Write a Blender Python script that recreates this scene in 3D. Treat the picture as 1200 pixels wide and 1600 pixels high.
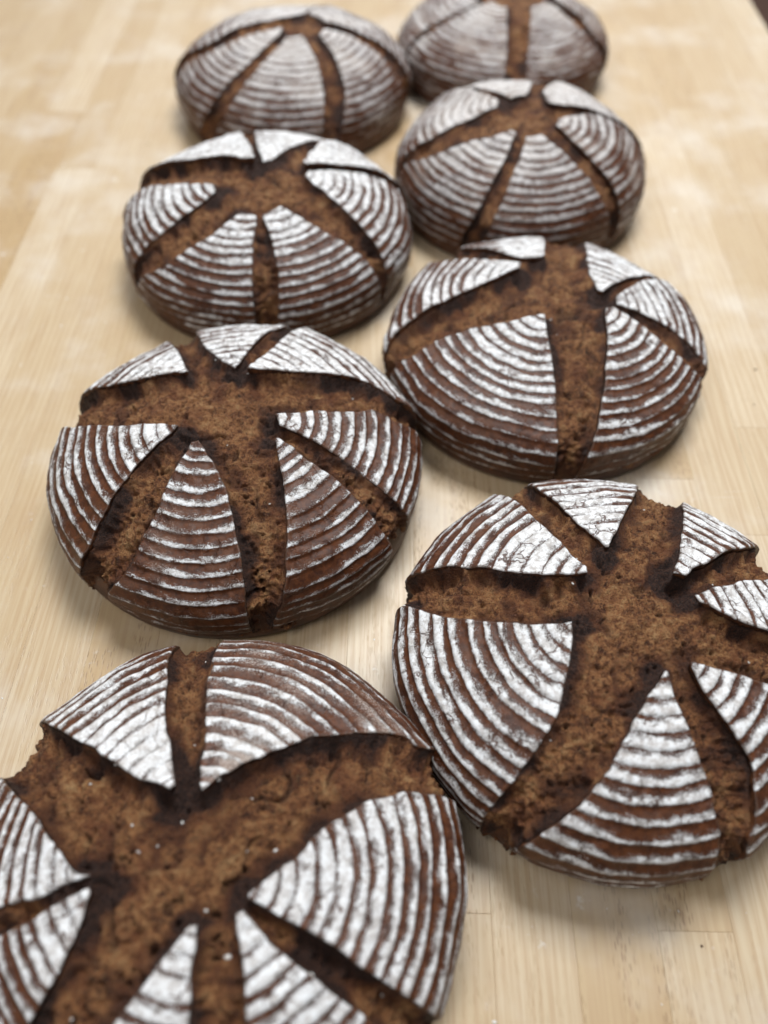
import bpy, math, random
import numpy as np
from mathutils import Matrix, Vector

for o in list(bpy.data.objects):
    bpy.data.objects.remove(o, do_unlink=True)
scene = bpy.context.scene
COL = scene.collection

# ------------------------------------------------------------------ camera
PITCH, ROLL, CAM_H = math.radians(52.9687), math.radians(0.473), 0.4264
cd = bpy.data.cameras.new('camera')
cam = bpy.data.objects.new('camera', cd)
COL.objects.link(cam)
cp, sp = math.cos(PITCH), math.sin(PITCH)
F = Vector((0, cp, -sp)); U = Vector((0, sp, cp)); X = Vector((1, 0, 0))
X2 = math.cos(ROLL) * X + math.sin(ROLL) * U
U2 = -math.sin(ROLL) * X + math.cos(ROLL) * U
m = Matrix((X2, U2, -F)).transposed().to_4x4()
m.translation = Vector((0, 0, CAM_H))
cam.matrix_world = m
cd.sensor_fit = 'VERTICAL'
cd.sensor_height = 36.0
cd.sensor_width = 27.0
cd.lens = 1272.07 / 1600 * 36.0
cd.clip_start = 0.02
cd.clip_end = 60
cd.dof.use_dof = True
cd.dof.focus_distance = 0.442
cd.dof.aperture_fstop = 3.3
scene.camera = cam
scene.render.resolution_x, scene.render.resolution_y = 768, 1024

# ------------------------------------------------------------------ light
world = bpy.data.worlds.new('World')
scene.world = world
world.use_nodes = True
bg = world.node_tree.nodes['Background']
bg.inputs[0].default_value = (0.93, 0.96, 1.0, 1)
bg.inputs[1].default_value = 0.16

def area_lamp(name, loc, target, sx, sy, power, col):
    ld = bpy.data.lights.new(name, 'AREA')
    ld.shape = 'RECTANGLE'; ld.size = sx; ld.size_y = sy
    ld.energy = power; ld.color = col
    lo = bpy.data.objects.new(name, ld)
    COL.objects.link(lo)
    lo.location = loc
    lo.rotation_euler = (Vector(target) - Vector(loc)).to_track_quat('-Z', 'Y').to_euler()
    return lo
area_lamp('soft_lamp', (0.3, 1.2, 2.0), (0.0, 0.5, 0.0), 1.0, 0.8, 52, (0.94, 0.975, 1.0))
area_lamp('soft_lamp', (-0.75, -0.35, 1.9), (-0.05, 0.4, 0.0), 0.6, 1.2, 14, (0.97, 0.985, 1.0))
area_lamp('soft_lamp', (0.3, 4.2, 2.0), (0.0, 0.8, 0.0), 4.0, 1.4, 32, (0.96, 0.98, 1.0))  # added unseen lamp far behind, for a pale sheen on the worktop

scene.view_settings.view_transform = 'Standard'
scene.view_settings.look = 'None'
scene.view_settings.exposure = 0.04
scene.view_settings.gamma = 1.0
scene.view_settings.use_curve_mapping = False

# ------------------------------------------------------------------ numpy noise
def _hash(ix, iy, iz, seed):
    with np.errstate(over='ignore'):
        h = (ix.astype(np.uint32) * np.uint32(374761393) + iy.astype(np.uint32) * np.uint32(668265263)
             + iz.astype(np.uint32) * np.uint32(2147483647) + np.uint32(seed * 977 + 13) * np.uint32(1274126177))
        h = (h ^ (h >> np.uint32(13))) * np.uint32(1274126177)
        h = (h ^ (h >> np.uint32(16))) * np.uint32(2246822519)
        h = h ^ (h >> np.uint32(15))
    return h.astype(np.float64) / 4294967295.0

def noise(P, size, seed=0):
    """smooth value noise in -1..1 with features of about `size` metres"""
    Q = P / size + 1000.37
    I = np.floor(Q).astype(np.int64)
    f = Q - I
    f = f * f * f * (f * (f * 6 - 15) + 10)
    out = 0
    for dx in (0, 1):
        wx = f[:, 0] if dx else 1 - f[:, 0]
        for dy in (0, 1):
            wy = f[:, 1] if dy else 1 - f[:, 1]
            for dz in (0, 1):
                wz = f[:, 2] if dz else 1 - f[:, 2]
                out = out + wx * wy * wz * _hash(I[:, 0] + dx, I[:, 1] + dy, I[:, 2] + dz, seed)
    return out * 2 - 1

def sstep(a, b, x):
    t = np.clip((x - a) / (b - a), 0, 1)
    return t * t * (3 - 2 * t)

# ------------------------------------------------------------------ mesh helpers
def mesh_obj(name, V, faces, mat, parent=None, attrs=None, smooth=True):
    """faces: (n,k) int array, or a list of such arrays"""
    if not isinstance(faces, list):
        faces = [faces]
    me = bpy.data.meshes.new(name)
    V = np.asarray(V, dtype=np.float32)
    me.vertices.add(len(V)); me.vertices.foreach_set('co', V.ravel())
    loops = np.concatenate([f.ravel() for f in faces]).astype(np.int32)
    sizes = np.concatenate([np.full(len(f), f.shape[1]) for f in faces]).astype(np.int32)
    starts = np.concatenate([[0], np.cumsum(sizes)[:-1]]).astype(np.int32)
    me.loops.add(len(loops)); me.loops.foreach_set('vertex_index', loops)
    me.polygons.add(len(sizes)); me.polygons.foreach_set('loop_start', starts)
    if smooth:
        me.polygons.foreach_set('use_smooth', np.ones(len(sizes), dtype=bool))
    me.update(calc_edges=True)
    me.validate()
    for k, a in (attrs or {}).items():
        at = me.attributes.new(k, 'FLOAT', 'POINT')
        at.data.foreach_set('value', np.asarray(a, dtype=np.float32))
    me.materials.append(mat)
    o = bpy.data.objects.new(name, me)
    COL.objects.link(o)
    if parent:
        o.parent = parent
    return o

# ------------------------------------------------------------------ material helpers
class NT:
    def __init__(self, name):
        self.mat = bpy.data.materials.new(name)
        self.mat.use_nodes = True
        self.t = self.mat.node_tree
        self.bsdf = self.t.nodes['Principled BSDF']
    def n(self, kind, **kw):
        nd = self.t.nodes.new(kind)
        for k, v in kw.items():
            setattr(nd, k, v)
        return nd
    def put(self, sock, v):
        if isinstance(v, bpy.types.NodeSocket):
            self.t.links.new(v, sock)
        else:
            sock.default_value = v
    def math(self, op, a, b=0.0, c=0.0, clamp=False):
        nd = self.n('ShaderNodeMath', operation=op, use_clamp=clamp)
        for i, v in enumerate((a, b, c)):
            self.put(nd.inputs[i], v)
        return nd.outputs[0]
    def mix(self, f, a, b, blend='MIX'):
        nd = self.n('ShaderNodeMix', data_type='RGBA', blend_type=blend)
        self.put(nd.inputs[0], f)
        self.put(nd.inputs[6], a if isinstance(a, bpy.types.NodeSocket) else (*a, 1))
        self.put(nd.inputs[7], b if isinstance(b, bpy.types.NodeSocket) else (*b, 1))
        return nd.outputs[2]
    def step(self, x, a, b, lo=0.0, hi=1.0):
        nd = self.n('ShaderNodeMapRange', interpolation_type='SMOOTHSTEP')
        self.put(nd.inputs[0], x)
        for i, v in enumerate((a, b, lo, hi)):
            self.put(nd.inputs[i + 1], v)
        return nd.outputs[0]
    def attr(self, name):
        return self.n('ShaderNodeAttribute', attribute_name=name).outputs['Fac']
    def noise(self, vec, scale, detail=3.0, rough=0.55, dist=0.0):
        nd = self.n('ShaderNodeTexNoise')
        self.put(nd.inputs['Vector'], vec)
        nd.inputs['Scale'].default_value = scale
        nd.inputs['Detail'].default_value = detail
        nd.inputs['Roughness'].default_value = rough
        nd.inputs['Distortion'].default_value = dist
        return nd.outputs['Fac']
    def coords(self, scale=(1, 1, 1), loc=(0, 0, 0), rnd=0.0):
        tc = self.n('ShaderNodeTexCoord').outputs['Object']
        if rnd:
            r = self.n('ShaderNodeObjectInfo').outputs['Random']
            off = self.math('MULTIPLY', r, rnd)
            add = self.n('ShaderNodeVectorMath', operation='ADD')
            self.put(add.inputs[0], tc)
            cb = self.n('ShaderNodeCombineXYZ')
            for i in range(3):
                self.put(cb.inputs[i], off)
            self.put(add.inputs[1], cb.outputs[0])
            tc = add.outputs[0]
        mp = self.n('ShaderNodeMapping')
        self.put(mp.inputs[0], tc)
        mp.inputs['Scale'].default_value = scale
        mp.inputs['Location'].default_value = loc
        return mp.outputs[0]
    def bump(self, height, strength, dist, normal=None):
        nd = self.n('ShaderNodeBump')
        nd.inputs['Strength'].default_value = strength
        nd.inputs['Distance'].default_value = dist
        self.put(nd.inputs['Height'], height)
        if normal is not None:
            self.put(nd.inputs['Normal'], normal)
        return nd.outputs[0]

# ------------------------------------------------------------------ materials
def crust_material():
    N = NT('floured_crust')
    co = N.coords()
    ring = N.attr('ring'); flour = N.attr('flour'); edge = N.attr('edge'); dust = N.attr('dust'); wall = N.attr('wall')
    n_mid = N.noise(co, 260, 4, 0.65)
    n_fine = N.noise(co, 1500, 3, 0.7)
    n_big = N.noise(co, 55, 4, 0.6)
    n_grain = N.noise(co, 2300, 3, 0.65)
    # brown baked crust
    brown = N.mix(N.step(n_mid, 0.32, 0.68), (0.044, 0.0118, 0.0040), (0.122, 0.037, 0.0108))
    brown = N.mix(N.step(n_big, 0.45, 0.75, 0, 0.6), brown, (0.125, 0.047, 0.019))
    brown = N.mix(N.step(n_fine, 0.52, 0.68, 0, 0.75), brown, (0.018, 0.006, 0.0035))
    brown = N.mix(N.step(n_grain, 0.58, 0.74, 0, 0.4), brown, (0.20, 0.085, 0.038))
    # ring profile 0..1: slow ragged rise on the upper side, crisp drop on the lower side
    along = N.attr('along')
    sv = N.n('ShaderNodeCombineXYZ')
    N.put(sv.inputs[0], N.math('MULTIPLY', ring, 2.6)); N.put(sv.inputs[1], N.math('MULTIPLY', along, 95.0)); N.put(sv.inputs[2], N.attr('seed'))
    streak = N.noise(sv.outputs[0], 1.0, 4, 0.62)
    rv = N.n('ShaderNodeCombineXYZ')
    N.put(rv.inputs[0], N.math('FLOOR', N.math('ADD', ring, 0.2))); N.put(rv.inputs[1], N.math('MULTIPLY', along, 22.0)); N.put(rv.inputs[2], N.attr('seed'))
    each = N.noise(rv.outputs[0], 1.7, 1)
    f = N.math('FRACT', N.math('ADD', ring, 0.2))
    c = N.math('MINIMUM', N.math('DIVIDE', f, 0.74), N.math('DIVIDE', N.math('SUBTRACT', 1.0, f), 0.26))
    c = N.math('ADD', c, N.math('MULTIPLY', N.math('SUBTRACT', n_mid, 0.5), 0.55))
    c = N.math('ADD', c, N.math('MULTIPLY', N.math('SUBTRACT', n_fine, 0.5), 0.95))
    c = N.math('ADD', c, N.math('MULTIPLY', N.math('SUBTRACT', streak, 0.5), 1.25))
    c = N.math('ADD', c, N.math('MULTIPLY', N.math('SUBTRACT', each, 0.5), 1.15))
    thr = N.math('SUBTRACT', 1.0, flour)
    mask = N.step(N.math('ADD', N.math('SUBTRACT', c, thr), N.math('MULTIPLY', N.math('SUBTRACT', n_grain, 0.5), 1.3)), -0.12, 0.16)
    # loose dust in the valleys
    spk = N.math('ADD', N.math('MULTIPLY', n_fine, 0.55), N.math('MULTIPLY', n_grain, 0.45))
    spk = N.math('ADD', spk, N.math('MULTIPLY', N.math('SUBTRACT', N.math('MINIMUM', N.math('MAXIMUM', c, 0.0), 1.0), 0.5), 0.16))
    dmask = N.step(N.math('SUBTRACT', spk, N.math('SUBTRACT', 0.88, N.math('MULTIPLY', dust, 0.5))), -0.05, 0.10, 0, 0.85)
    # hairline cracks through the flour
    vo = N.n('ShaderNodeTexVoronoi', feature='DISTANCE_TO_EDGE')
    wv = N.n('ShaderNodeVectorMath', operation='MULTIPLY_ADD')
    nz = N.n('ShaderNodeTexNoise'); N.put(nz.inputs['Vector'], co); nz.inputs['Scale'].default_value = 200
    N.put(wv.inputs[0], nz.outputs['Color']); wv.inputs[1].default_value = (0.008, 0.008, 0.008); N.put(wv.inputs[2], co)
    N.put(vo.inputs['Vector'], wv.outputs[0]); vo.inputs['Scale'].default_value = 95
    crack = N.step(vo.outputs['Distance'], 0.012, 0.045, 1, 0)
    crack = N.math('MULTIPLY', crack, N.step(N.noise(co, 75, 2), 0.52, 0.62))
    vo2 = N.n('ShaderNodeTexVoronoi', feature='DISTANCE_TO_EDGE')
    N.put(vo2.inputs['Vector'], wv.outputs[0]); vo2.inputs['Scale'].default_value = 42
    big = N.math('MULTIPLY', N.step(vo2.outputs['Distance'], 0.006, 0.022, 1, 0), N.step(N.noise(co, 38, 2), 0.55, 0.62))
    crack = N.math('MAXIMUM', crack, N.math('MULTIPLY', big, N.step(flour, 0.45, 0.75)))
    mask = N.math('MULTIPLY', mask, N.math('SUBTRACT', 1.0, N.math('MULTIPLY', crack, 0.85)))
    thick = N.step(N.math('ADD', N.math('MULTIPLY', n_mid, 0.6), N.math('MULTIPLY', n_fine, 0.4)), 0.36, 0.62)
    white = N.mix(thick, (0.60, 0.56, 0.525), (0.85, 0.855, 0.86))
    white = N.mix(N.step(n_grain, 0.62, 0.74, 0, 0.35), white, (0.26, 0.17, 0.12))
    col = N.mix(dmask, brown, (0.52, 0.44, 0.385))
    col = N.mix(N.math('MULTIPLY', N.math('MULTIPLY', mask, N.step(thick, 0.0, 1.0, 0.74, 1.0)), N.attr('opac')), col, white)  # opac thins the far loaves' flour and paints in their weaker light
    # baked dark rim and torn wall
    ragged = N.math('ADD', edge, N.math('MULTIPLY', N.math('SUBTRACT', n_mid, 0.5), 0.0022))
    col = N.mix(N.step(ragged, 0.0002, 0.0010, 0.5, 0), col, (0.10, 0.06, 0.04))
    wcol = N.mix(N.step(n_mid, 0.38, 0.62), (0.03, 0.012, 0.008), (0.15, 0.06, 0.026))
    col = N.mix(wall, col, wcol)
    N.put(N.bsdf.inputs['Base Color'], col)
    N.put(N.bsdf.inputs['Roughness'], N.math('MULTIPLY_ADD', mask, 0.45, 0.40))
    N.put(N.bsdf.inputs['Specular IOR Level'], N.math('MULTIPLY_ADD', mask, -0.2, 0.34))
    h = N.math('ADD', N.math('MULTIPLY', mask, 0.7), N.math('MULTIPLY', n_fine, 0.45))
    h = N.math('ADD', h, N.math('MULTIPLY', n_mid, 0.9))
    h = N.math('SUBTRACT', h, N.math('MULTIPLY', crack, 0.9))
    N.put(N.bsdf.inputs['Normal'], N.bump(h, 0.8, 0.0007))
    return N.mat

def crumb_material():
    N = NT('torn_crumb')
    co = N.coords()
    char = N.attr('char'); crease_shade = N.attr('crease_shade')
    n1 = N.noise(co, 85, 4, 0.6, 0.8)
    n2 = N.noise(co, 330, 5, 0.72, 0.6)
    n3 = N.noise(co, 1300, 3, 0.65)
    t = N.math('ADD', N.math('MULTIPLY', n1, 0.45), N.math('MULTIPLY', n2, 0.55))
    rp = N.n('ShaderNodeValToRGB')
    e = rp.color_ramp.elements
    e[0].position = 0.37; e[0].color = (0.04, 0.014, 0.007, 1)
    e[1].position = 0.64; e[1].color = (0.56, 0.325, 0.145, 1)
    a = rp.color_ramp.elements.new(0.45); a.color = (0.155, 0.05, 0.018, 1)
    a = rp.color_ramp.elements.new(0.52); a.color = (0.36, 0.15, 0.054, 1)
    N.put(rp.inputs[0], t)
    col = rp.outputs[0]
    col = N.mix(N.step(n3, 0.54, 0.66, 0, 0.65), col, (0.50, 0.31, 0.14))
    col = N.mix(N.step(n3, 0.34, 0.47, 0.8, 0), col, (0.035, 0.013, 0.007))
    red = N.noise(co, 60, 3)
    col = N.mix(N.step(red, 0.5, 0.66, 0, 0.5), col, (0.19, 0.062, 0.025))
    w = N.math('ADD', char, N.math('MULTIPLY', N.math('SUBTRACT', n2, 0.5), 1.1))
    w = N.math('ADD', w, N.math('MULTIPLY', N.math('SUBTRACT', n3, 0.5), 0.5))
    ruddy = N.mix(N.step(n3, 0.38, 0.62), (0.055, 0.017, 0.0085), (0.17, 0.06, 0.024))
    col = N.mix(N.step(w, 0.18, 0.5, 0, 0.85), col, ruddy)
    burnt = N.mix(N.step(n3, 0.4, 0.66), (0.013, 0.0065, 0.006), (0.10, 0.042, 0.024))
    col = N.mix(N.step(w, 0.52, 0.86, 0, 0.95), col, burnt)
    col = N.mix(N.step(crease_shade, 0.2, 1.0, 0, 0.6), col, (0.04, 0.016, 0.008))  # shade of pits, tears and creases darkened into the colour
    N.put(N.bsdf.inputs['Base Color'], col)
    N.bsdf.inputs['Roughness'].default_value = 0.55
    N.bsdf.inputs['Specular IOR Level'].default_value = 0.4
    h = N.math('ADD', N.math('MULTIPLY', n2, 1.0), N.math('MULTIPLY', n3, 0.9))
    N.put(N.bsdf.inputs['Normal'], N.bump(h, 1.0, 0.003))
    return N.mat

def base_material():
    N = NT('bottom_crust')
    co = N.coords()
    n1 = N.noise(co, 70, 4, 0.6); n2 = N.noise(co, 500, 3, 0.6); n3 = N.noise(co, 1800, 2)
    col = N.mix(N.step(n1, 0.35, 0.65), (0.045, 0.0135, 0.006), (0.10, 0.035, 0.0135))
    col = N.mix(N.step(n2, 0.55, 0.75, 0, 0.6), col, (0.02, 0.008, 0.005))
    col = N.mix(N.step(N.math('ADD', N.math('MULTIPLY', n3, 0.5), N.math('MULTIPLY', n2, 0.5)), 0.6, 0.7, 0, 0.6), col, (0.5, 0.42, 0.35))
    N.put(N.bsdf.inputs['Base Color'], col)
    N.bsdf.inputs['Roughness'].default_value = 0.5
    N.put(N.bsdf.inputs['Normal'], N.bump(n2, 0.6, 0.0006))
    return N.mat

def flour_material():
    N = NT('flour')
    co = N.coords()
    col = N.mix(N.noise(co, 900, 3), (0.62, 0.58, 0.52), (0.86, 0.85, 0.83))
    N.put(N.bsdf.inputs['Base Color'], col)
    N.bsdf.inputs['Roughness'].default_value = 0.95
    N.put(N.bsdf.inputs['Normal'], N.bump(N.noise(co, 1500, 3), 0.7, 0.0004))
    return N.mat

def wood_material():
    N = NT('beech')
    co = N.coords(rnd=7.0)
    rnd = N.n('ShaderNodeObjectInfo').outputs['Random']
    r2 = N.math('FRACT', N.math('MULTIPLY', rnd, 17.3))
    def stretched(sx, sy, sz, src=co):
        mp = N.n('ShaderNodeMapping'); N.put(mp.inputs[0], src); mp.inputs['Scale'].default_value = (sx, sy, sz)
        return mp.outputs[0]
    warp = N.noise(stretched(10, 2.0, 10), 1.0, 2)
    wv = N.n('ShaderNodeTexWave', wave_type='BANDS', bands_direction='X')
    sx = N.n('ShaderNodeSeparateXYZ'); N.put(sx.inputs[0], co)
    cx = N.n('ShaderNodeCombineXYZ')
    N.put(cx.inputs[0], N.math('ADD', sx.outputs[0], N.math('MULTIPLY', warp, 0.028)))
    N.put(cx.inputs[1], N.math('MULTIPLY', sx.outputs[1], 0.02)); N.put(cx.inputs[2], sx.outputs[2])
    N.put(wv.inputs['Vector'], cx.outputs[0]); wv.inputs['Scale'].default_value = 62
    wv.inputs['Distortion'].default_value = 1.2; wv.inputs['Detail'].default_value = 2; wv.inputs['Detail Scale'].default_value = 1.2
    grain = N.noise(stretched(700, 18, 700), 1.0, 3, 0.6)
    # short dark pore dashes
    vo = N.n('ShaderNodeTexVoronoi'); N.put(vo.inputs['Vector'], stretched(1000, 150, 1000)); vo.inputs['Scale'].default_value = 1.0
    vo.inputs['Randomness'].default_value = 1.0
    pore = N.step(vo.outputs['Distance'], 0.20, 0.42, 1, 0)
    pore = N.math('MULTIPLY', pore, N.step(N.noise(stretched(90, 12, 90), 1.0, 2), 0.45, 0.6))
    porew = N.math('MULTIPLY', pore, N.step(r2, 0.35, 1.0, 0.12, 0.65))
    a = N.mix(rnd, (0.545, 0.405, 0.238), (0.665, 0.54, 0.375))
    b = N.mix(rnd, (0.50, 0.345, 0.178), (0.59, 0.45, 0.28))
    base = N.mix(N.step(r2, 0.25, 0.95), a, b)
    col = N.mix(N.math('MULTIPLY', wv.outputs['Fac'], 0.36), base, (0.47, 0.31, 0.17))
    col = N.mix(N.step(grain, 0.42, 0.68, 0, 0.6), col, (0.46, 0.30, 0.165))
    col = N.mix(porew, col, (0.23, 0.12, 0.055))
    # flour film, smears and scratches left on the board
    tc = N.n('ShaderNodeNewGeometry').outputs['Position']
    film = N.step(N.noise(tc, 9, 5, 0.6), 0.45, 0.75, 0.0, 0.45)
    spots = N.noise(tc, 75, 5, 0.62)
    sm = N.noise(stretched(22, 60, 1, tc), 1.0, 4, 0.6)
    film = N.math('ADD', film, N.math('MULTIPLY', N.step(spots, 0.62, 0.74, 0, 0.6), N.step(sm, 0.45, 0.6)))
    rt = N.n('ShaderNodeMapping'); N.put(rt.inputs[0], tc); rt.inputs['Rotation'].default_value = (0, 0, 0.85); rt.inputs['Scale'].default_value = (14, 900, 1)
    scr = N.step(N.noise(rt.outputs[0], 1.0, 1), 0.74, 0.80, 0, 0.4)
    scr = N.math('MULTIPLY', scr, N.step(N.noise(tc, 14, 2), 0.5, 0.62))
    film = N.math('ADD', film, scr, clamp=True)
    col = N.mix(film, col, (0.80, 0.77, 0.72))
    N.put(N.bsdf.inputs['Base Color'], col)
    N.put(N.bsdf.inputs['Roughness'], N.math('MULTIPLY_ADD', film, 0.25, 0.40))
    N.bsdf.inputs['Specular IOR Level'].default_value = 0.5
    h = N.math('SUBTRACT', N.math('MULTIPLY', grain, 0.4), pore)
    N.put(N.bsdf.inputs['Normal'], N.bump(h, 0.35, 0.0003))
    return N.mat

def floor_material():
    N = NT('floor_dark')
    co = N.coords()
    N.put(N.bsdf.inputs['Base Color'], N.mix(N.noise(co, 14, 4), (0.17, 0.09, 0.06), (0.24, 0.13, 0.09)))
    N.bsdf.inputs['Roughness'].default_value = 0.6
    return N.mat

CRUST, CRUMB, BASE, FLOUR, WOOD, FLOOR = (crust_material(), crumb_material(), base_material(),
                                          flour_material(), wood_material(), floor_material())

# ------------------------------------------------------------------ the worktop: glued staves
def box_mesh(name, sx, sy, sz, bev, mat):
    """a box with its top at z=0, top edges eased"""
    x, y, b = sx / 2, sy / 2, bev
    V = [(-x, -y, -sz), (x, -y, -sz), (x, y, -sz), (-x, y, -sz),
         (-x, -y, -b), (x, -y, -b), (x, y, -b), (-x, y, -b),
         (-x + b, -y + b, 0), (x - b, -y + b, 0), (x - b, y - b, 0), (-x + b, y - b, 0)]
    Fc = [(3, 2, 1, 0), (8, 9, 10, 11)]
    for i in range(4):
        j = (i + 1) % 4
        Fc += [(i, j, 4 + j, 4 + i), (4 + i, 4 + j, 8 + j, 8 + i)]
    me = bpy.data.meshes.new(name)
    me.from_pydata(V, [], Fc)
    me.materials.append(mat)
    return me

worktop = bpy.data.objects.new('worktop', None)
COL.objects.link(worktop)
worktop['kind'] = 'structure'
worktop['label'] = 'pale beech butcher-block worktop of narrow glued staves dusted with flour'
worktop.rotation_euler.z = math.radians(-0.6)
rng = random.Random(11)
Y0, Y1 = -0.30, 1.75
xs = [0.442]
for wdt in (0.036, 0.041, 0.040, 0.039, 0.0405, 0.039, 0.0405, 0.0355, 0.040, 0.0385):
    xs.append(xs[-1] - wdt)
while xs[-1] > -0.80:
    xs.append(xs[-1] - rng.choice((0.037, 0.038, 0.0385, 0.036, 0.039)))
FIXED = {}      # stave row -> joint positions along the length
for k in range(len(xs) - 1):
    xc, wd = (xs[k] + xs[k + 1]) / 2, xs[k] - xs[k + 1]
    cuts = []
    if xs[k + 1] < 0.034 < xs[k]: cuts = [0.082]
    if xs[k + 1] < -0.349 < xs[k]: cuts = [0.837]
    if xs[k + 1] < -0.300 < xs[k]: cuts = [0.728]
    if 0.09 < xc < 0.26: cuts = [0.62 + 0.9 * (xc - 0.09)]
    if not cuts: cuts = [Y0 + rng.uniform(0.1, 0.75)]
    while cuts[-1] < Y1 - 0.5: cuts.append(cuts[-1] + rng.uniform(0.38, 0.8))
    cuts = [c_ for c_ in cuts if c_ < Y1 - 0.06]
    while cuts[0] > Y0 + 0.95: cuts.insert(0, cuts[0] - rng.uniform(0.35, 0.6))
    cuts = [Y0] + [c_ for c_ in cuts if c_ > Y0 + 0.06] + [Y1]
    for a, b in zip(cuts[:-1], cuts[1:]):
        me = box_mesh('stave', wd - 0.00006, b - a - 0.00008, 0.040, 0.00013, WOOD)
        o = bpy.data.objects.new('stave', me)
        COL.objects.link(o)
        o.parent = worktop
        o.location = (xc, (a + b) / 2, rng.uniform(-0.00006, 0.00006) - 0.00008)

fl = bpy.data.meshes.new('floor')
fl.from_pydata([(-4, -4, -0.9), (4, -4, -0.9), (4, 5, -0.9), (-4, 5, -0.9)], [], [(0, 1, 2, 3)])
fl.materials.append(FLOOR)
flo = bpy.data.objects.new('floor', fl)
COL.objects.link(flo)
flo['kind'] = 'structure'
flo['label'] = 'dark brown floor beyond the edge of the worktop'

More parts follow.
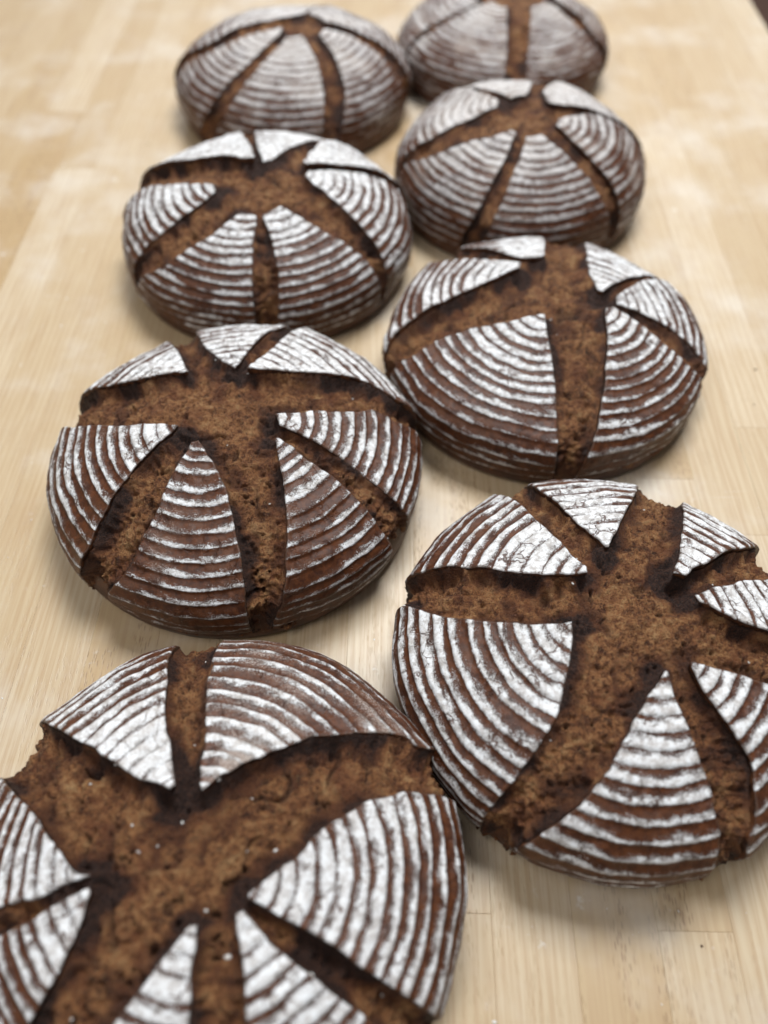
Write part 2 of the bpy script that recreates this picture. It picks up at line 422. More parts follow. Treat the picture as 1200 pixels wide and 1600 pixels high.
# ------------------------------------------------------------------ the loaves
# each crust wedge: its two cut edges, from tip to rim, as (bearing in degrees, fraction of the way down the dome)
EDGES = {
 'A': [
  [[(126.9,0.172),(140.4,0.297),(143.2,0.436),(144.5,0.604),(145.7,0.81)],[(122.0,0.175),(116.1,0.308),(112.4,0.475),(109.3,0.646),(106.9,0.807)]],  # a1
  [[(98.4,0.157),(96.8,0.278),(97.0,0.47),(96.1,0.622),(95.2,0.768)],[(96.0,0.137),(70.3,0.212),(55.5,0.325),(47.0,0.446),(38.1,0.581),(32.2,0.693),(27.8,0.73)]],  # a2
  [[(-42.3,0.198),(-13.9,0.244),(7.5,0.347),(15.2,0.475),(16.6,0.6),(14.8,0.733)],[(-44.4,0.209),(-35.5,0.357),(-33.2,0.495),(-32.4,0.642),(-30.9,0.807),(-30.6,0.859)]],  # a3
  [[(-51.6,0.221),(-49.0,0.314),(-45.5,0.423),(-42.6,0.539),(-40.7,0.661),(-39.5,0.8)],[(-56.3,0.218),(-63.2,0.3),(-66.1,0.392),(-68.4,0.463),(-70.4,0.539)]],  # a4
  [[(-83.8,0.212),(-85.7,0.289),(-86.8,0.371),(-87.1,0.433),(-87.3,0.509)],[(-89.6,0.212),(-101.8,0.303),(-107.4,0.387),(-111.0,0.463),(-114.3,0.552)]],  # a5
  [[(-154.5,0.308),(-142.8,0.381),(-136.7,0.458),(-133.4,0.534),(-132.3,0.589),(-130.8,0.673)],[(-157.7,0.311),(-157.7,0.397),(-156.5,0.497),(-157.0,0.587),(-158.4,0.711)]],  # a6
  [[(-163.6,0.305),(-163.0,0.394),(-163.2,0.492),(-164.2,0.583),(-165.6,0.71)],[(-166.6,0.347),(-179.8,0.418),(169.3,0.539),(163.3,0.681),(160.5,0.807)]],  # a7
 ],
 'B': [
  [[(-167.7,0.182),(-173.4,0.315),(-179.0,0.473),(175.8,0.623),(168.2,0.825)],[(-167.7,0.182),(-140.0,0.262),(-129.1,0.379),(-125.9,0.52),(-127.0,0.656),(-128.8,0.829)]],  # b1
  [[(-67.5,0.231),(-86.5,0.298),(-97.8,0.413),(-103.8,0.527),(-109.8,0.652),(-116.6,0.777),(-121.0,0.909)],[(-66.2,0.234),(-70.3,0.336),(-71.6,0.468),(-71.7,0.584),(-73.0,0.689),(-74.7,0.82)]],  # b2
  [[(-47.5,0.262),(-53.2,0.363),(-54.7,0.466),(-55.1,0.565),(-58.7,0.654),(-62.5,0.728),(-66.0,0.804)],[(-43.3,0.251),(-34.3,0.342),(-29.6,0.436),(-27.9,0.494),(-25.4,0.605)]],  # b3
  [[(8.0,0.251),(-0.2,0.328),(-5.1,0.428),(-6.2,0.487),(-7.5,0.621)],[(14.7,0.254),(18.6,0.382),(19.2,0.492),(19.9,0.623),(20.8,0.781)]],  # b4
  [[(31.1,0.265),(32.8,0.369),(33.1,0.506),(32.2,0.695)],[(38.4,0.242),(48.2,0.382),(54.7,0.539),(57.8,0.754)]],  # b5
  [[(93.2,0.248),(83.2,0.353),(76.5,0.504),(72.1,0.76)],[(95.6,0.254),(102.7,0.369),(106.3,0.509),(107.6,0.683),(107.6,0.789)]],  # b6
  [[(121.9,0.194),(121.2,0.317),(119.7,0.48),(118.1,0.629),(118.2,0.724)],[(127.4,0.173),(147.1,0.245),(154.0,0.363),(156.1,0.502),(157.8,0.652),(159.4,0.754)]],  # b7
 ],
 'C': [
  [[(-153.7,0.194),(-167.8,0.294),(-175.4,0.455),(178.5,0.633),(172.6,0.795)],[(-146.9,0.232),(-142.3,0.364),(-136.6,0.508),(-133.3,0.637),(-131.0,0.743),(-134.0,0.961)]],  # c1
  [[(-125.0,0.2),(-120.2,0.34),(-117.4,0.457),(-116.5,0.599),(-117.3,0.739),(-126.6,0.995)],[(-119.7,0.18),(-93.8,0.269),(-83.4,0.414),(-80.7,0.549),(-80.5,0.7),(-80.8,0.913)]],  # c2
  [[(-36.6,0.235),(-49.4,0.338),(-58.3,0.469),(-65.0,0.615),(-69.5,0.755),(-75.4,0.978)],[(-32.0,0.232),(-33.3,0.375),(-33.4,0.542),(-34.1,0.671),(-35.2,0.766),(-34.3,0.901)]],  # c3
  [[(-17.4,0.209),(-19.5,0.327),(-21.4,0.479),(-23.7,0.629),(-23.7,0.758),(-22.1,0.96)],[(-3.1,0.18),(4.8,0.299),(7.2,0.44),(9.4,0.59),(7.8,0.705)]],  # c4
  [[(78.3,0.229),(47.4,0.318),(32.9,0.46),(24.9,0.592),(16.8,0.717)],[(77.3,0.26),(73.0,0.393),(72.0,0.601),(70.2,0.72)]],  # c5
  [[(88.2,0.274),(84.9,0.414),(80.7,0.575),(77.2,0.667)],[(91.6,0.252),(106.1,0.372),(110.9,0.533)]],  # c6
  [[(129.0,0.305),(124.1,0.46),(121.1,0.739)],[(130.2,0.294),(144.9,0.386),(155.2,0.538),(159.8,0.777)]],  # c7
 ],
 'D': [
  [[(-122.6,0.119),(-151.0,0.254),(-160.0,0.434),(-161.8,0.583),(-161.1,0.718),(-162.9,0.875)],[(-116.4,0.113),(-97.8,0.325),(-94.4,0.521),(-93.5,0.71),(-92.3,0.912)]],  # d1
  [[(-7.2,0.245),(-44.3,0.308),(-67.4,0.485),(-76.6,0.651),(-81.9,0.779),(-84.7,0.913)],[(-0.7,0.277),(-13.2,0.4),(-20.6,0.563),(-23.4,0.689),(-23.2,0.817)]],  # d2
  [[(4.6,0.311),(-2.1,0.434),(-6.3,0.574),(-11.9,0.691),(-16.4,0.838)],[(12.2,0.317),(23.6,0.447),(28.0,0.585)]],  # d3
  [[(23.4,0.28),(31.3,0.416),(32.6,0.572)],[(29.2,0.274),(55.3,0.397),(67.6,0.724)]],  # d4
  [[(88.4,0.4),(85.9,0.621)],[(95.1,0.367),(108.5,0.41),(117.0,0.57),(121.1,0.744)]],  # d5
  [[(110.7,0.328),(122.0,0.426),(131.0,0.572),(137.1,0.711)],[(116.0,0.294),(147.9,0.32),(166.9,0.437),(176.9,0.594),(-175.2,0.742),(-169.9,0.854)]],  # d6
 ],
 'E': [
  [[(-149.6,0.23),(-163.9,0.324),(-174.9,0.454),(176.0,0.644)],[(-141.8,0.254),(-138.1,0.392),(-140.0,0.539),(-143.1,0.678),(-145.3,0.811)]],  # e1
  [[(-105.5,0.361),(-115.5,0.487),(-123.4,0.603),(-131.4,0.725),(-147.4,0.958)],[(-103.4,0.317),(-87.9,0.335),(-89.0,0.482),(-89.5,0.617),(-89.4,0.741),(-89.1,0.859)]],  # e2
  [[(-83.5,0.332),(-79.5,0.456),(-78.2,0.599),(-78.9,0.735),(-80.7,0.865)],[(-66.6,0.292),(-55.3,0.392),(-48.9,0.503),(-43.7,0.611),(-40.1,0.722),(-37.4,0.871)]],  # e3
  [[(-17.6,0.23),(-25.7,0.353),(-29.8,0.496),(-32.0,0.65),(-32.6,0.771),(-33.7,0.901)],[(-7.6,0.233),(6.2,0.338),(11.9,0.456),(15.3,0.603)]],  # e4
  [[(0.1,0.221),(9.0,0.311),(14.3,0.459),(17.5,0.593)],[(11.4,0.205),(39.8,0.317),(50.8,0.485)]],  # e5
  [[(54.0,0.086),(61.2,0.271),(60.0,0.463)],[(78.4,0.055),(98.9,0.221),(99.7,0.574)]],  # e6
  [[(112.0,0.086),(107.4,0.233),(107.5,0.446)],[(116.4,0.069),(150.9,0.196),(158.1,0.361),(158.0,0.506)]],  # e7
 ],
 'F': [
  [[(-111.2,0.249),(-134.2,0.37),(-148.9,0.535),(-158.6,0.651),(-168.8,0.771)],[(-106.9,0.27),(-109.5,0.455),(-112.6,0.653),(-115.4,0.771),(-119.3,0.907)]],  # f1
  [[(-96.0,0.281),(-100.9,0.474),(-104.3,0.649),(-106.7,0.761),(-109.4,0.871)],[(-79.4,0.265),(-66.4,0.397),(-59.3,0.55),(-56.1,0.681),(-52.3,0.851)]],  # f2
  [[(-55.8,0.236),(-52.6,0.38),(-49.6,0.524),(-47.6,0.647),(-47.1,0.755),(-45.3,0.917)],[(-40.6,0.201),(-11.2,0.288),(-0.7,0.407),(-0.1,0.506)]],  # f3
  [[(2.4,0.114),(2.2,0.222),(4.3,0.37)],[(23.7,0.108),(59.3,0.267)]],  # f4
  [[(89.9,0.061),(78.5,0.233)],[(155.3,0.089),(137.4,0.222),(130.5,0.446)]],  # f5
  [[(172.0,0.149),(145.5,0.296),(131.2,0.521)],[(-165.4,0.166),(-162.5,0.327),(-163.8,0.512),(-170.6,0.737)]],  # f6
 ],
 'G': [
  [[(-112.6,0.072),(-156.0,0.288),(-162.4,0.516),(-168.0,0.72)],[(-105.7,0.163),(-117.4,0.426),(-123.4,0.618),(-129.3,0.803),(-138.3,0.965)]],  # g1
  [[(-88.6,0.177),(-109.3,0.44),(-115.4,0.645),(-119.6,0.791),(-125.3,0.916)],[(-60.7,0.175),(-62.7,0.388),(-66.4,0.586),(-70.6,0.741),(-73.1,0.879)]],  # g2
  [[(-34.8,0.23),(-47.0,0.431),(-55.1,0.642),(-61.8,0.804),(-64.5,0.911)],[(-15.0,0.217),(-9.0,0.408),(-13.3,0.575),(-17.5,0.717)]],  # g3
  [[(6.1,0.208),(1.8,0.403),(-1.2,0.586),(-6.2,0.731)],[(56.4,0.183),(61.5,0.395)]],  # g4
  [[(69.7,0.152),(66.6,0.408)],[(101.2,0.072),(179.5,0.253),(-173.7,0.481),(-174.7,0.721)]],  # g5
 ],
 'H': [
  [[(-137.3,0.137),(-148.8,0.375),(-151.5,0.624),(-155.8,0.83)],[(-94.4,0.151),(-93.9,0.411),(-93.7,0.749)]],  # h1
  [[(-41.7,0.203),(-74.8,0.49),(-82.0,0.751)],[(-10.8,0.262),(-24.6,0.456),(-29.2,0.644),(-28.4,0.875)]],  # h2
  [[(-1.0,0.349),(-13.9,0.529),(-24.8,0.701),(-15.9,0.916)],[]],  # h3
  [[],[(-156.2,0.197),(-158.3,0.431),(-159.3,0.612),(-158.5,0.791)]],  # h4
 ],
}
EDGES['H'][2][1] = [(42, 0.33), (68, 0.6), (76, 0.98)]
EDGES['H'][3][0] = [(118, 0.31), (100, 0.6), (92, 0.98)]

def profile(R, H, n=300):
    zb = 0.26 * R
    ph = np.linspace(0, np.pi / 2, n)
    r = R * np.sin(ph); z = zb + (H - zb) * np.cos(ph)
    ps = np.linspace(0, np.pi / 2, n // 2)[1:]
    r = np.r_[r, R - 0.06 * R * (1 - np.cos(ps))]; z = np.r_[z, zb * (1 - np.sin(ps))]
    s = np.r_[0, np.cumsum(np.hypot(np.diff(r), np.diff(z)))]
    return r, z, s, s[n - 1 + (n // 2 - 1) // 2]

class Dome:
    def __init__(self, R, H, seed):
        self.r, self.z, self.s, self.send = profile(R, H)
        self.tr = np.gradient(self.r, self.s); self.tz = np.gradient(self.z, self.s)
        self.seed = seed
    def at(self, th, s, off=0.0):
        r = np.interp(s, self.s, self.r); z = np.interp(s, self.s, self.z)
        nr = -np.interp(s, self.s, self.tz); nz = np.interp(s, self.s, self.tr)
        P = np.stack([r * np.cos(th), r * np.sin(th), z], -1)
        Nn = np.stack([nr * np.cos(th), nr * np.sin(th), nz], -1)
        lump = 0.0024 * noise(P, 0.055, self.seed) + 0.0009 * noise(P, 0.022, self.seed + 1)
        lump = lump * sstep(0.0, 0.02, z)
        return P + Nn * (lump + off)[:, None], Nn

def smooth_line(pts, send, n):
    """resample (deg, v) points as a smooth curve in the unrolled disc, run out to the rim"""
    pts = list(pts)
    th_last = pts[-1][0]
    if pts[-1][1] < 0.99:
        pts.append((th_last, 1.0))
    th = np.unwrap(np.radians([p[0] for p in pts])); v = np.array([p[1] for p in pts])
    D = np.stack([v * np.cos(th), v * np.sin(th)], -1)
    # Catmull-Rom
    Q = np.vstack([2 * D[0] - D[1], D, 2 * D[-1] - D[-2]])
    out = []
    for i in range(1, len(Q) - 2):
        t = np.linspace(0, 1, 24, endpoint=False)[:, None]
        p0, p1, p2, p3 = Q[i - 1], Q[i], Q[i + 1], Q[i + 2]
        out.append(0.5 * (2 * p1 + (p2 - p0) * t + (2 * p0 - 5 * p1 + 4 * p2 - p3) * t ** 2 + (3 * p1 - p0 - 3 * p2 + p3) * t ** 3))
    C = np.vstack(out + [Q[-2:-1]])
    L = np.r_[0, np.cumsum(np.hypot(*np.diff(C, axis=0).T))]
    u = np.linspace(0, L[-1], n)
    C = np.stack([np.interp(u, L, C[:, 0]), np.interp(u, L, C[:, 1])], -1)
    return C * send, u / L[-1]

def near(P, B, chunk=20000):
    """distance from each P to the nearest of B, and that index"""
    P = P.astype(np.float32); B = B.astype(np.float32)
    bb = (B * B).sum(1)
    d = np.empty(len(P), np.float32); ix = np.empty(len(P), np.int32)
    for a in range(0, len(P), chunk):
        q = P[a:a + chunk]
        m_ = (q * q).sum(1)[:, None] + bb[None] - 2 * q @ B.T
        k_ = m_.argmin(1)
        ix[a:a + chunk] = k_
        d[a:a + chunk] = np.sqrt(((q - B[k_]) ** 2).sum(1))
    return d.astype(np.float64), ix

def inside(D, poly):
    x, y = D[:, 0], D[:, 1]
    res = np.zeros(len(D), bool)
    lo, hi = poly.min(0), poly.max(0)
    sel = np.where((x >= lo[0]) & (x <= hi[0]) & (y >= lo[1]) & (y <= hi[1]))[0]
    xs_, ys_ = x[sel], y[sel]
    r_ = np.zeros(len(sel), bool)
    for (x1, y1), (x2, y2) in zip(poly, np.roll(poly, -1, axis=0)):
        if y1 == y2: continue
        c_ = ((y1 > ys_) != (y2 > ys_)) & (xs_ < (x2 - x1) * (ys_ - y1) / (y2 - y1) + x1)
        r_ ^= c_
    res[sel] = r_
    return res

def grid_faces(nt, ns):
    i = np.arange(nt - 1)[:, None] * ns + np.arange(ns - 1)[None]
    i = i.ravel()
    return np.stack([i, i + 1, i + ns + 1, i + ns], -1)

def build_loaf(key, x, y, R, H, label, spec):
    root = bpy.data.objects.new('bread_loaf', None)
    COL.objects.link(root)
    root.location = (x, y, 0.0004)
    root['label'] = label; root['category'] = 'bread'; root['group'] = 'scored rye loaves set out in two rows'
    res = spec['res']; hmax = spec['depth']; seed = spec['seed']
    dome = Dome(R, H, seed)
    send = dome.send
    rs = np.random.RandomState(seed)
    bnd3, polys, tips, liftv = [], [], [], []
    for w, (e0, e1) in enumerate(EDGES[key]):
        cov, dustv = spec['flour'][w] if w < len(spec['flour']) else spec['flour'][-1]
        l0, l1 = spec['lift'].get(w, (0.0015, 0.0015))
        nt = max(30, int(send * 0.85 / res))
        A, ta = smooth_line(e0, send, nt)
        B, tb = smooth_line(e1, send, nt)
        # ragged tear along both edges
        for E_, sd in ((A, 3), (B, 5)):
            z0 = np.zeros(nt)
            q3 = np.stack([E_[:, 0], E_[:, 1], z0 + w * 0.31], -1)
            amp = 0.0014 * sstep(0, 0.1, np.linspace(0, 1, nt) + 0.03)
            for ax in (0, 1):
                E_[:, ax] += amp * (0.7 * noise(q3, 0.009, seed + sd + ax) + 0.18 * noise(q3, 0.0028, seed + sd + 9 + ax))
        thA, sA = np.unwrap(np.arctan2(A[:, 1], A[:, 0])), np.hypot(A[:, 0], A[:, 1])
        thB, sB = np.unwrap(np.arctan2(B[:, 1], B[:, 0])), np.hypot(B[:, 0], B[:, 1])
        dth = thB - thA
        k0 = round(dth[len(dth) // 2] / (2 * np.pi)) * 2 * np.pi
        dth = dth - k0
        wid = np.abs(dth) * R
        ns = max(14, int(wid.max() * 0.95 / res))
        uu = np.linspace(0, 1, ns)
        uu = 0.55 * uu + 0.45 * (0.5 - 0.5 * np.cos(np.pi * uu))
        TH = thA[:, None] + dth[:, None] * uu[None]
        S = sA[:, None] + (sB - sA)[:, None] * uu[None]
        th, s = TH.ravel(), S.ravel()
        flip = np.median(dth) < 0
        P0, Nn = dome.at(th, s)
        Pg = P0.reshape(nt, ns, 3)
        eA, eB, eT = Pg[:, 0], Pg[:, -1], Pg[0]
        BP = np.vstack([eA, eB, eT])
        de, ix = near(P0, BP)
        t_ = np.repeat(np.linspace(0, 1, nt), ns)
        lift = np.where(ix < nt, l0, np.where(ix < 2 * nt, l1, 0.5 * (l0 + l1)))
        # smooth the two lifts across the wedge
        dA, _ = near(P0, eA); dB, _ = near(P0, eB)
        lift = (l0 * np.exp(-dA / 0.010) + l1 * np.exp(-dB / 0.010)) * sstep(1.0, 0.75, s / send)
        v = s / send
        # basket rings, centred near the tip of each wedge
        tip = 0.5 * (A[0] + B[0])
        cx = tip[None] * 0.75 * (1 - v[:, None] ** 1.6)
        D = np.stack([s * np.cos(th), s * np.sin(th)], -1) - cx
        q3 = P0
        ringd = np.hypot(D[:, 0], D[:, 1]) + 0.0010 * noise(q3, 0.03, seed + 21) + 0.0005 * noise(q3, 0.008, seed + 22)
        r1 = np.stack([ringd, 0 * ringd + w * 0.5, 0 * ringd], -1)
        ringd = ringd + 0.0022 * noise(r1, 0.017, seed + 25)
        ring = ringd / spec['ring'] + th / (2 * np.pi) + w * 0.37
        fr = (ring + 0.2) % 1.0
        c = sstep(0, 1, np.minimum(fr / 0.74, (1 - fr) / 0.26))
        off = lift + 0.0009 * (c - 0.5) * sstep(0.02, 0.2, v) * (0.15 + 0.85 * sstep(0, 0.0035, de))
        tw0, tw1 = rs.uniform(-0.0012, 0.0016, 2)
        off += (tw0 + (tw1 - tw0) * np.tile(uu, nt)) * sstep(0.05, 0.3, v) * sstep(0.98, 0.7, v)
        off += 0.0003 * noise(q3, 0.004, seed + 23) + 0.0006 * noise(q3, 0.013, seed + 24)
        off -= 0.0008 * np.clip(1 - de / 0.0012, 0, 1) ** 2
        off -= 0.0016 * sstep(0.94, 1.0, v)
        V = P0 + Nn * off[:, None]
        # flour coverage: thick near the crown, thin lines towards the rim
        fl_ = 0.86 * cov * (1.48 - 1.20 * sstep(0.25, 0.95, v)) + 0.27 * noise(q3, 0.030, seed + 31) + 0.10 * noise(q3, 0.009, seed + 32)
        fl_ = np.clip(fl_, 0.0, 1.05) * sstep(1.0, 0.93, v)
        du_ = np.clip(dustv * (1.32 - 0.85 * v) + 0.3 * noise(q3, 0.02, seed + 33), 0, 1)
        # skirt round the open edges
        loop = np.r_[np.arange(nt - 1, 0, -1) * ns, np.arange(ns), np.arange(1, nt) * ns + ns - 1]
        LV, LN = V[loop], Nn[loop]
        cen = P0.mean(0)
        inw = cen - LV; inw /= np.linalg.norm(inw, axis=1)[:, None]
        sk1 = LV - LN * 0.0011 + inw * 0.0001
        sk2 = LV - LN * (0.0030 + lift[loop] * 0.35)[:, None] + inw * 0.0012
        sk0 = LV - LN * 0.00015
        nb, n0 = len(loop), nt * ns
        Vall = np.vstack([V, sk0, sk1, sk2])
        gf = grid_faces(nt, ns)
        a = np.arange(nb - 1)
        f1 = np.stack([loop[a], loop[a + 1], n0 + a + 1, n0 + a], -1)
        f2 = np.stack([n0 + a, n0 + a + 1, n0 + nb + a + 1, n0 + nb + a], -1)
        f3 = f2 + nb
        fs = np.vstack([gf, f1[:, ::-1] * 1, f2[:, ::-1], f3[:, ::-1]])
        # grid quads run (t, u): normal outward when bearing increases with u
        fs = fs if flip else fs[:, ::-1]
        pad = lambda arr, val: np.r_[arr, np.full(3 * nb, val)]
        wall = np.r_[np.zeros(n0), np.full(nb, 0.55), np.ones(2 * nb)]
        mesh_obj('crust_wedge', Vall, fs, CRUST, root,
                 dict(ring=np.r_[ring, ring[loop], ring[loop], ring[loop]], flour=np.r_[fl_, fl_[loop], fl_[loop] * 0, fl_[loop] * 0],
                      edge=pad(de, 0), dust=pad(du_, 0), wall=wall, along=np.r_[th * s, np.tile((th * s)[loop], 3)],
                      seed=np.full(len(Vall), seed * 0.13 + w * 3.7), opac=np.full(len(Vall), spec.get('opac', 1.0))))
        bnd3.append(BP); polys.append(np.vstack([A, B[::-1]])); tips.append(Pg[0].mean(0))
        liftv.append(np.r_[np.full(nt, l0), np.full(nt, l1), np.full(ns, 0.5 * (l0 + l1))])
    # ---- the crumb bared by the cuts
    g = np.arange(-send * 1.02, send * 1.02, res * spec.get('crumb', 1.0))
    n = len(g)
    GX, GY = np.meshgrid(g, g, indexing='ij')
    D = np.stack([GX.ravel(), GY.ravel()], -1)
    s = np.hypot(D[:, 0], D[:, 1]); th = np.arctan2(D[:, 1], D[:, 0])
    ins = np.zeros(len(D), bool)
    for p in polys:
        ins |= inside(D, p)
    s = np.minimum(s, send * 1.02)
    P0, Nn = dome.at(th, s)
    BP = np.vstack(bnd3)
    LF = np.concatenate(liftv)
    d, ix = near(P0, BP)
    lf = LF[ix]
    keep = (np.hypot(D[:, 0], D[:, 1]) <= send * 1.0) & ~(ins & (d > 0.0055))
    i = (np.arange(n - 1)[:, None] * n + np.arange(n - 1)[None]).ravel()
    q = np.stack([i, i + n, i + n + 1, i + 1], -1)
    q = q[keep[q].all(1)]
    used = np.unique(q)
    remap = np.full(len(D), -1); remap[used] = np.arange(len(used))
    q = remap[q]
    P0, Nn, D, d, ix, lf, ins, s = P0[used], Nn[used], D[used], d[used], ix[used], lf[used], ins[used], s[used]
    v = s / send
    fade = sstep(1.0, 0.86, v)
    wide = 1 - np.exp(-d / 0.0034)
    hl = hmax * (0.70 + 0.60 * np.clip(lf / 0.004, 0, 1))
    out = 0.0014 - 0.9 * lf * np.exp(-d / 0.0035) + (hl + 0.5 * lf) * wide * (0.22 + 0.78 * np.exp(-d / 0.0085)) * (0.25 + 0.75 * fade)
    inn = 0.0014 - 0.6 * lf + 0.0024 + 0.0022 * np.clip(d / 0.002, 0, 1) + 0.2 * np.clip(d - 0.004, 0, 1) - 0.0024 * np.clip(1 - d / 0.002, 0, 1)
    depth = np.where(ins, inn, out)
    rough = sstep(0.0, 0.0022, d) * (~ins)
    clump = np.abs(noise(P0, 0.0105, seed + 41)); clump2 = np.abs(noise(P0, 0.0048, seed + 42))
    arc = ix * res * 0.9
    strand = np.abs(noise(np.stack([arc, d * 0.3, 0 * d], -1), 0.0026, seed + 49)) * np.exp(-d / 0.007)
    calm = 0.42 + 0.58 * np.exp(-(d / 0.011) ** 2)
    nz = calm * (0.0046 * (clump - 0.3) + 0.0030 * (clump2 - 0.3)) + 0.0012 * noise(P0, 0.0027, seed + 43) + 0.0026 * (strand - 0.3)
    nz += 0.0009 * noise(P0, 0.0016, seed + 53) + 0.0022 * noise(P0, 0.02, seed + 44)
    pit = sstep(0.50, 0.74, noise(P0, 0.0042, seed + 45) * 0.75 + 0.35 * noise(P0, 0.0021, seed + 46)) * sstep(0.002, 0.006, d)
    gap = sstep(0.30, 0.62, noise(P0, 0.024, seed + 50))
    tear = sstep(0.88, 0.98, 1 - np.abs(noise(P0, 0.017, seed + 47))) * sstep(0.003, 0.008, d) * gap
    amp = spec.get('rough', 1.0)
    off = -depth + amp * (0.25 + 0.75 * rough) * nz - amp * rough * (0.0034 * pit + 0.0036 * tear)
    td, tix = near(P0, np.array(tips))
    tipw = rs.uniform(0.2, 1.0, len(tips))[tix]
    off += (~ins) * (0.0075 * tipw - 0.0045) * np.exp(-(td / 0.006) ** 2) * (0.7 + 0.9 * noise(P0, 0.004, seed + 48))
    char = np.exp(-(d / 0.0062) ** 1.4) * (0.62 + 0.85 * noise(P0, 0.013, seed + 51) + 22 * lf) - 0.55 * (clump - 0.3) * rough
    char += 0.7 * tipw * np.exp(-(td / 0.0075) ** 2) + 0.36 * sstep(0.25, 0.6, noise(P0, 0.013, seed + 52))
    # scorched knots and hollows where flaps tore away
    for (k_, rad, dep) in spec.get('burn', []):
        bd = np.linalg.norm(P0 - tips[k_] * np.array([0.93, 0.93, 1.0]), axis=1)
        gz = np.exp(-(bd / rad) ** 2)
        char += 1.15 * gz
        off -= (~ins) * dep * gz
    V = P0 + Nn * off[:, None]
    crease_shade = np.clip(1.0 * pit + 0.8 * tear + 0.35 * sstep(0.08, 0.0, clump), 0, 1) * rough
    mesh_obj('crumb', V, q, CRUMB, root, dict(char=char, crease_shade=crease_shade))
    # ---- bottom crust, from just under the rim round to the table
    nth = 260
    ss = np.r_[np.linspace(0.90, 1.0, 8) * send, np.linspace(send, dome.s[-1], 16)[1:]]
    thv = np.linspace(0, 2 * np.pi, nth, endpoint=False)
    TH, S = np.meshgrid(thv, ss)
    offv = np.interp(S.ravel() / send, [0.90, 0.955, 1.0, 1.1], [-0.0060, -0.0022, -0.0006, -0.0004])
    P, Nn = dome.at(TH.ravel(), S.ravel())
    P = P + Nn * (offv + 0.0003 * noise(P, 0.006, seed + 61) * (S.ravel() < dome.s[-1] - 0.004))[:, None]
    P[:, 2] = np.maximum(P[:, 2], 0)
    m_ = len(ss)
    a = (np.arange(m_ - 1)[:, None] * nth + np.arange(nth)[None]).ravel()
    b = (np.arange(m_ - 1)[:, None] * nth + (np.arange(nth)[None] + 1) % nth).ravel()
    q = np.stack([a, a + nth, b + nth, b], -1)
    P = np.vstack([P, [[0, 0, 0.0002]]])
    last = (m_ - 1) * nth + np.arange(nth)
    tri = np.stack([last, np.full(nth, len(P) - 1), np.roll(last, -1)], -1)
    mesh_obj('bottom_crust', P, [q, tri], BASE, root)
    # ---- loose grains of flour and rice
    ng = spec.get('grains', 0)
    if ng:
        vs, fc = [], []
        for _ in range(ng):
            t_, s_ = rs.uniform(0, 2 * np.pi), send * math.sqrt(rs.uniform(0, 0.7))
            dd, jx = near(np.array([[s_ * math.cos(t_), s_ * math.sin(t_), 0]]), np.c_[D, np.zeros(len(D))])
            if dd[0] > 0.002: continue
            p = V[jx[0]]
            rr = rs.uniform(0.0004, 0.0008) * (1.9 if rs.rand() < 0.12 else 1)
            el = rs.uniform(0.8, 1.7); an = rs.uniform(0, 6.28)
            o_ = len(vs)
            for (dx, dy, dz) in ((1, 0, 0), (-1, 0, 0), (0, 1, 0), (0, -1, 0), (0, 0, 1), (0, 0, -1), (.6, .6, .5), (-.6, -.6, .5)):
                ax_, ay_ = dx * el, dy
                vs.append((p[0] + rr * (ax_ * math.cos(an) - ay_ * math.sin(an)), p[1] + rr * (ax_ * math.sin(an) + ay_ * math.cos(an)), p[2] + rr * 0.5 + rr * 0.8 * dz))
            for t3 in ((0, 6, 4), (6, 2, 4), (2, 1, 4), (1, 7, 4), (7, 3, 4), (3, 0, 4), (0, 2, 6), (1, 3, 7), (2, 0, 5), (1, 2, 5), (3, 1, 5), (0, 3, 5)):
                fc.append(tuple(o_ + i_ for i_ in t3))
        if fc:
            go = mesh_obj('flour_grains', np.array(vs), np.array(fc), FLOUR, root)
            go['kind'] = 'stuff'
    return root

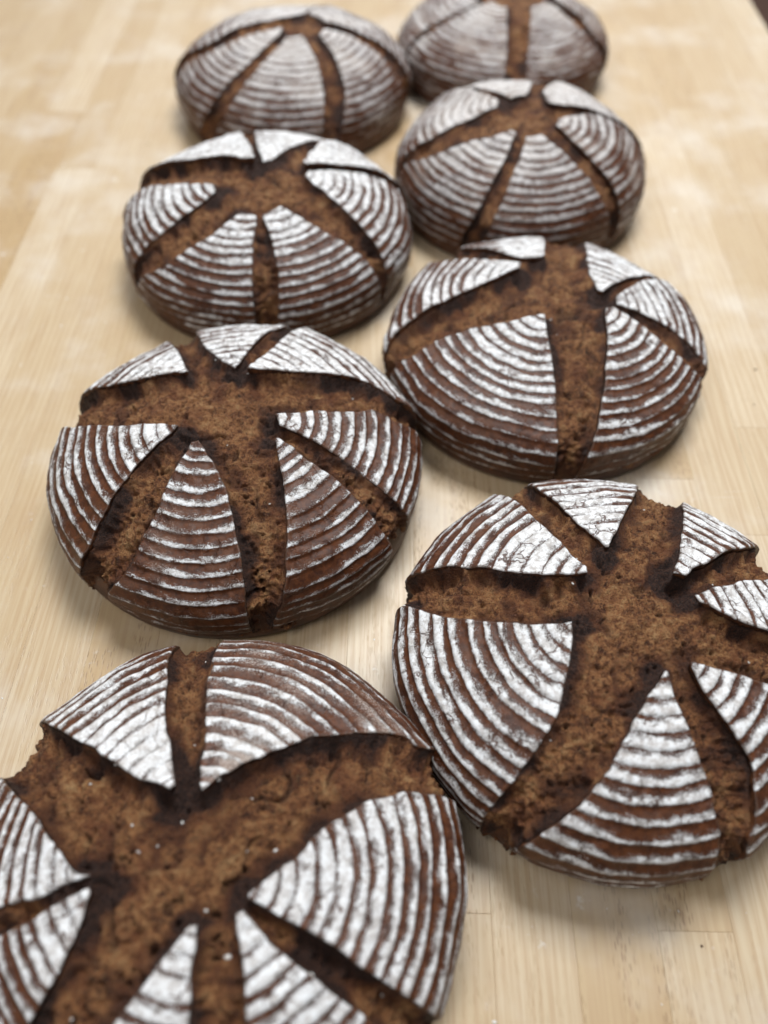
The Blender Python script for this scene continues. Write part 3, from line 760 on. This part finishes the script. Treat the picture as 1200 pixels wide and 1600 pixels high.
FINE, MID, SOFT = 0.00075, 0.0011, 0.0016
LOAVES = [
 ('A', -0.0754, 0.0943, 0.1135, 0.072, 'nearest floured rye loaf with a wide three-armed split, cut off by the lower left corner',
  dict(res=FINE, crumb=.85, depth=.0075, seed=101, ring=.0086, grains=55, lift={0: (.003, .0015), 1: (.0015, .0035), 2: (.001, .002)},
       burn=[(0, .009, .003), (5, .008, .002), (2, .006, .0)],
       flour=[(.80, .7), (.36, .75), (.56, .45), (.72, .5), (.75, .5), (.72, .5), (.70, .45)])),
 ('B', 0.1202, 0.2054, 0.1146, 0.0744, 'floured rye loaf with a broad star-shaped split, at the right edge beside the nearest loaf',
  dict(res=FINE, crumb=.85, depth=.0080, seed=202, ring=.0094, grains=25, lift={6: (.0015, .0035), 1: (.002, .0015), 3: (.003, .0015), 4: (.002, .002)},
       burn=[(4, .008, .007), (0, .006, .001), (5, .006, .001), (1, .006, .001)],
       flour=[(.60, .45), (.58, .5), (.62, .5), (.70, .5), (.74, .5), (.80, .6), (.68, .5)])),
 ('C', -0.0929, 0.3382, 0.1171, 0.075, 'floured rye loaf split straight across its top, behind the nearest loaf on the left',
  dict(res=FINE, crumb=.85, depth=.0085, seed=303, ring=.0092, grains=10, lift={0: (.0015, .004), 4: (.004, .0015), 5: (.0012, .0012), 6: (.0015, .003)},
       burn=[(0, .007, .0), (1, .008, .001), (2, .006, .0), (3, .006, .002), (5, .006, .002)],
       flour=[(.50, .55), (.37, .5), (.34, .55), (.45, .45), (.74, .5), (.82, .55), (.80, .5)])),
 ('D', 0.115, 0.4537, 0.115, 0.0648, 'floured rye loaf with a forked split, directly behind the star-split loaf',
  dict(res=MID, depth=.0075, seed=404, ring=.0090, grains=8, lift={5: (.0015, .004), 0: (.0015, .002)},
       burn=[(5, .008, .002), (0, .007, .001), (3, .007, .002)],
       flour=[(.47, .45), (.50, .5), (.80, .6), (.85, .6), (.85, .6), (.75, .45)])),
 ('E', -0.0978, 0.5878, 0.1171, 0.0841, 'floured rye loaf with a short spindle-shaped cut in front, third in left row',
  dict(res=MID, depth=.0065, seed=505, ring=.0096, lift={6: (.0015, .004), 3: (.003, .003), 4: (.004, .003)},
       burn=[(0, .008, .001), (1, .009, .002), (6, .009, .002)],
       flour=[(.60, .5), (.60, .5), (.62, .5), (.80, .55), (.9, .6), (.9, .6), (.9, .6)])),
 ('F', 0.1169, 0.6836, 0.1106, 0.0879, 'greyish rye loaf with narrow cuts meeting in a neat star, third in right row',
  dict(res=SOFT, depth=.0045, seed=606, opac=.62, ring=.0092, rough=.7, lift={},  # opac: thinner flour, greyed as well for the dimmer light at the back
       flour=[(.64, .75), (.66, .75), (.58, .8), (.8, .8), (.8, .8), (.72, .75)])),
 ('G', -0.0952, 0.8464, 0.1163, 0.0827, 'farthest rye loaf of the left row, greyish flour rings and narrow cuts',
  dict(res=SOFT, depth=.0045, seed=707, opac=.62, ring=.0088, rough=.7, lift={},
       flour=[(.60, .85), (.60, .85), (.62, .85), (.7, .85), (.7, .85)])),
 ('H', 0.1225, 0.932, 0.1117, 0.0756, 'farthest rye loaf of the right row, cut off by the top of the picture',
  dict(res=SOFT, depth=.0045, seed=808, opac=.62, ring=.0080, rough=.7, lift={},
       flour=[(.50, .85), (.48, .85), (.5, .85), (.5, .85)])),
]
for args in LOAVES:
    build_loaf(*args)

# ------------------------------------------------------------------ spilt flour on the worktop
rs = np.random.RandomState(5)
vs, fc = [], []
for _ in range(520):
    px, py = rs.uniform(-0.5, 0.42), rs.uniform(0.0, 1.2)
    rr = 10 ** rs.uniform(-3.6, -2.98) * (1.8 if rs.rand() < 0.04 else 1)
    o_ = len(vs); k = 7
    an0 = rs.uniform(0, 6.28); el = rs.uniform(0.35, 1.0)
    for i in range(k):
        a = 2 * math.pi * i / k
        q = rr * rs.uniform(0.65, 1.25)
        ex, ey = q * math.cos(a), q * el * math.sin(a)
        vs.append((px + ex * math.cos(an0) - ey * math.sin(an0), py + ex * math.sin(an0) + ey * math.cos(an0), 0.0001))
    vs.append((px, py, 0.0001 + min(rr, 0.0006) * rs.uniform(0.2, 0.6)))
    for i in range(k):
        fc.append((o_ + i, o_ + (i + 1) % k, o_ + k))
sp_o = mesh_obj('spilt_flour', np.array(vs), np.array(fc), FLOUR)
sp_o['kind'] = 'stuff'
sp_o['label'] = 'fine crumbs of white flour scattered over the wooden worktop'
sp_o['category'] = 'flour'

# a few crumbs broken off the crusts
vs, fc = [], []
for _ in range(26):
    k = rs.randint(len(LOAVES)); lx, ly, lr = LOAVES[k][1:4]
    a = rs.uniform(0, 6.28); q = lr * rs.uniform(1.02, 1.45)
    px, py = lx + q * math.cos(a), ly + q * math.sin(a)
    rr = rs.uniform(0.0004, 0.0012)
    o_ = len(vs)
    for (dx, dy, dz) in ((1, 0, 0), (-1, 0, 0), (0, 1, 0), (0, -1, 0), (0, 0, 1), (0, 0, -.3)):
        vs.append((px + rr * dx * rs.uniform(.6, 1.3), py + rr * dy * rs.uniform(.6, 1.3), 0.0003 * 1 + rr * 0.7 * dz))
    for t3 in ((0, 2, 4), (2, 1, 4), (1, 3, 4), (3, 0, 4), (2, 0, 5), (1, 2, 5), (3, 1, 5), (0, 3, 5)):
        fc.append(tuple(o_ + i_ for i_ in t3))
cr = mesh_obj('bread_crumbs', np.array(vs), np.array(fc), BASE, smooth=False)
cr['kind'] = 'stuff'
cr['label'] = 'tiny dark brown crust crumbs lying round the loaves on the worktop'
cr['category'] = 'crumbs'
